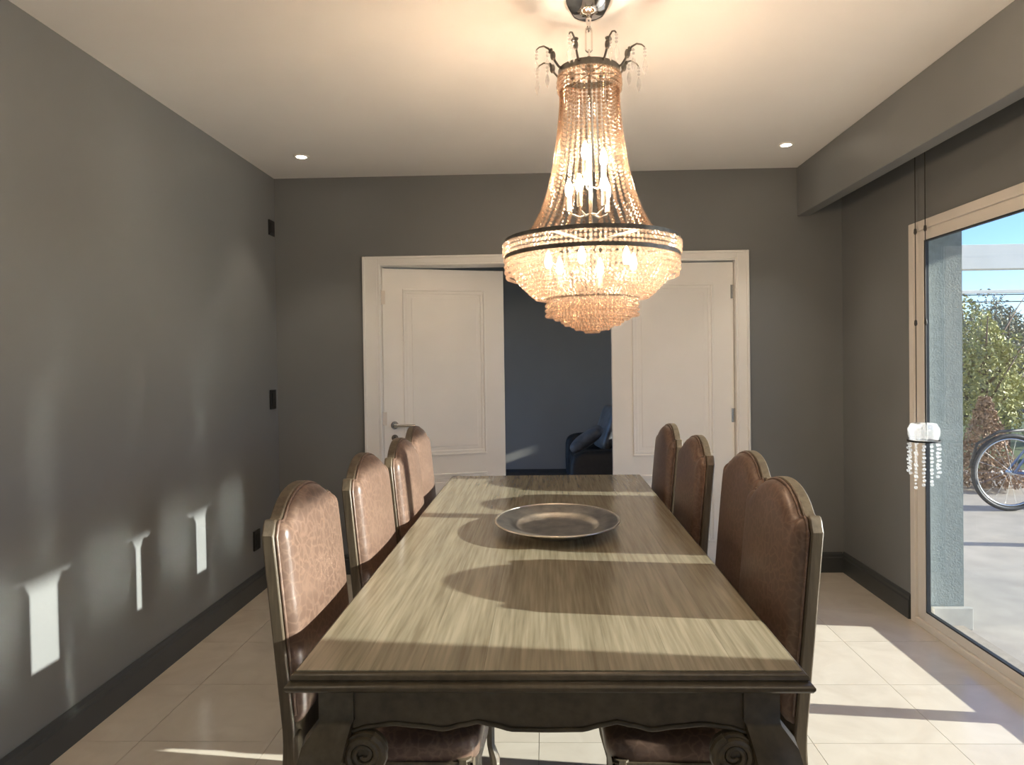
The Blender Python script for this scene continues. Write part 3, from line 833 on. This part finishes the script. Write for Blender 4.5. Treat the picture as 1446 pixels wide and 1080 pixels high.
for (x, y, z, ry, rz, sc, lab) in ((.64, 7.19, .70, 72, 10, .235, 'crumpled silvery satin cushion standing upright on the sofa'), (.40, 6.74, .625, 35, -8, .18, 'dark silvery cushion lying in front of the upright one on the sofa')):
    p = MB().superell((0, 0, 0), (sc, sc, .07), .75, .25, 32, 14).build('cushion', 'pillow_satin', smooth=True)
    p.location = (x, y, z); p.rotation_euler = (0, math.radians(-ry), math.radians(rz)); tag(p, lab, 'cushion', 'sofa cushions')

# ------------------------------------------------------------------ outside
terr = MB().box(XR + TW, 30, -30, 8.6, -.14, -.03).build('terrace', 'terrace'); struct(terr, 'pale paved terrace outside the glazed door', 'terrace')
struct(MB().box(-30, 60, 8.6, 70, -.16, -.04).build('ground', 'lawn'), 'lawn beyond the terrace', 'lawn')
perg = empty('pergola', (3.8, 5.0, -.03)); tag(perg, 'pale painted pergola frame over the terrace with an added unseen shade beam', 'pergola')
def PB(n, *b, m='pergola_paint'): return MB().box(b[0] - 3.8, b[1] - 3.8, b[2] - 5, b[3] - 5, b[4] + .03, b[5] + .03).build(n, m, perg, bevel=.004)
PB('shade_beam', 3.74, 3.86, -9.0, 5.25, 2.475, 2.80)  # unseen beam, added to cast the upper shadow edge on the wall
for y in (5.18, .30, -4.6, -8.9): PB('post', 3.75, 3.85, y - .05, y + .05, -.03, 2.475)
PB('crossbeam', 2.77, 9.0, 5.95, 6.07, 2.14, 2.35)
PB('post', 8.9, 9.0, 5.96, 6.06, -.03, 2.14)
PB('rail', 2.77, 9.0, 6.0, 6.03, 1.935, 1.965)
for zz, yy, lab in ((2.62, 14.0, 'upper of two thin overhead cables crossing the sky above the trees'), (2.50, 14.3, 'lower of two thin overhead cables crossing the sky above the trees')):
    c = MB().tube([(x, yy, zz + .02 * ((x - 9) / 6) ** 2) for x in range(2, 22, 2)], .012, 6).build('overhead_cable', 'cord_grey', smooth=True)
    tag(c, lab, 'cable', 'overhead cables')

def leaves(n, c, rad, mat, name, parent, size):
    m = MB()
    for i in range(n):
        while True:
            p = Vector((random.uniform(-1, 1), random.uniform(-1, 1), random.uniform(-1, 1)))
            if .35 < p.length < 1: break
        bumpy = .85 + .25 * math.sin(5 * p.x + 3 * p.z) * math.sin(4 * p.y + 2)
        p = Vector((p.x * rad[0], p.y * rad[1], p.z * rad[2])) * bumpy + Vector(c)
        a = Vector((random.gauss(0, 1), random.gauss(0, 1), random.gauss(0, 1))).normalized()
        b = a.cross(Vector((random.gauss(0, 1), random.gauss(0, 1), random.gauss(0, 1)))).normalized()
        s = size * random.uniform(.6, 1.3)
        m.add([p - a * s, p + b * s * .45, p + a * s, p - b * s * .45], [(0, 1, 2, 3)])
    o = m.build(name, mat, parent); o['kind'] = 'stuff'; return o
def shrub(x, y, h, rad, mat, label, n=6500, size=.032):
    r = empty('garden_tree', (x, y, -.04)); tag(r, label, 'tree', 'trees beyond the terrace')
    br = MB().tube([(0, 0, 0), (.05, .03, h * .35), (-.03, 0, h * .7)], [.06, .045, .02], 8)
    for k in range(9):
        a = k * 2.4
        br.tube([(0, 0, h * (.25 + .05 * k)), (rad[0] * .5 * math.cos(a), rad[1] * .5 * math.sin(a), h * (.45 + .05 * k)), (rad[0] * .95 * math.cos(a), rad[1] * .95 * math.sin(a), h * (.62 + .05 * k))], [.022, .014, .006], 5)
    br.build('trunk', 'bark', r, smooth=True)
    leaves(n, (0, 0, h * .55), (rad[0], rad[1], h * .5), mat, 'foliage', r, size)
shrub(5.95, 9.4, 2.0, (.62, .6), 'leaf_yellow', 'yellow green bushy tree close behind the stucco pier')
shrub(7.3, 11.0, 2.25, (.72, .7), 'leaf_olive', 'greyish olive bushy tree beyond the bicycle', 7500)
shrub(8.4, 13.0, 2.5, (.85, .8), 'leaf_olive', 'tall grey green tree standing behind the olive one', 7000)
shrub(7.0, 9.3, .95, (.38, .4), 'leaf_green', 'low green bush growing behind the bicycle', 4000)
shrub(9.3, 11.0, 1.9, (.9, .8), 'leaf_green', 'leafy green tree standing beside the olive tree', 6000)
shrub(9.6, 15.8, 2.8, (1.2, 0.8), 'leaf_yellow', 'distant yellow green tree under the overhead cables', 6000, .045)
# russet dry conical shrub
simple('leaf_russet', (.30, .20, .13), rough=.8, noise=.35, scale=6)
rs = empty('russet_shrub', (4.72, 7.45, -.03)); tag(rs, 'dry russet brown conical shrub beside the bicycle', 'shrub')
MB().tube([(0, 0, 0), (.01, 0, .5), (0, 0, .95)], [.035, .025, .01], 8).build('stem', 'bark', rs, smooth=True)
m = MB()
for i in range(4200):
    t = random.random() ** 1.6; a = random.uniform(0, 2 * PI); rr = (.32 * (1 - t) + .05) * math.sqrt(random.uniform(.2, 1))
    p = Vector((rr * math.cos(a), rr * math.sin(a), .06 + .92 * t))
    a_ = Vector((random.gauss(0, 1), random.gauss(0, 1), random.gauss(0, 1))).normalized()
    b_ = a_.cross(Vector((random.gauss(0, 1), random.gauss(0, 1), random.gauss(0, 1)))).normalized()
    q = .024 * random.uniform(.6, 1.3)
    m.add([p - a_ * q, p + b_ * q * .45, p + a_ * q, p - b_ * q * .45], [(0, 1, 2, 3)])
o = m.build('foliage', 'leaf_russet', rs); o['kind'] = 'stuff'
for k in range(9):
    x = 4.5 + k * .32
    s_ = MB().superell((0, 0, 0), (.11 + .02 * ((k * 7) % 3), .08, .06), .8, .7, 10, 7).build('border_stone', 'white_stone', loc=(x, 7.9 + .03 * ((k * 5) % 3), .02))
    tag(s_, 'whitewashed stone in the row edging the planting bed', 'stone', 'whitewashed edging stones')

# bicycle, parked along the terrace
bk = empty('bicycle', (4.25, 6.35, -.03)); tag(bk, 'blue bicycle with black tyres parked on the terrace', 'bicycle')
def wheel(cx):
    R = .335
    w = MB().tube([(cx + R * math.cos(2 * PI * k / 48), 0, R + .02 + R * math.sin(2 * PI * k / 48)) for k in range(48)], .021, 8, closed=True).build('tyre', 'rubber', bk, smooth=True)
    MB().tube([(cx + (R - .028) * math.cos(2 * PI * k / 48), 0, R + .02 + (R - .028) * math.sin(2 * PI * k / 48)) for k in range(48)], .010, 6, closed=True).build('rim', 'steel', w, smooth=True)
    sp = MB().tube([(cx, -.04, R + .02), (cx, .04, R + .02)], .02, 10)
    for k in range(18):
        a = 2 * PI * k / 18
        sp.tube([(cx, .02 * (-1) ** k, R + .02), (cx + (R - .03) * math.cos(a), 0, R + .02 + (R - .03) * math.sin(a))], .0016, 4)
    sp.build('spokes', 'steel', w)
wheel(0); wheel(1.05)
MB().tube([(0, .05, .355), (.42, .03, .30)], .012, 8).tube([(0, .05, .355), (.33, .02, .78)], .010, 8).tube([(0, -.05, .355), (.33, -.02, .78)], .010, 8).tube([(.42, 0, .30), (.30, 0, .88)], .017, 8).tube([(.42, 0, .30), (.88, 0, .72)], .019, 8).tube([(.33, 0, .80), (.86, 0, .82)], .017, 8).tube([(.85, 0, .90), (.90, 0, .66), (.93, .05, .60), (1.05, .05, .355)], .014, 8).tube([(.93, -.05, .60), (1.05, -.05, .355)], .014, 8).build('frame', 'bike_blue', bk, smooth=True)
MB().superell((.26, 0, .91), (.14, .075, .035), .8, .8, 16, 8).build('saddle', 'rubber', bk, smooth=True)
MB().tube([(.85, 0, .88), (.83, 0, 1.0), (.86, .15, 1.03), (.78, .30, 1.0)], .011, 8).tube([(.83, 0, 1.0), (.86, -.15, 1.03), (.78, -.30, 1.0)], .011, 8).build('handlebar', 'steel', bk, smooth=True)
MB().tube([(.42, -.05, .30), (.42, .06, .30)], .05, 16).tube([(.42, .06, .30), (.50, .07, .16)], .010, 6).tube([(.42, -.05, .30), (.34, -.06, .44)], .010, 6).build('crank', 'steel', bk)
MB().tube([(-.36, 0, .40), (-.30, 0, .62), (-.1, 0, .73), (.12, 0, .74)], .014, 8).build('mudguard', 'rubber', bk, smooth=True)
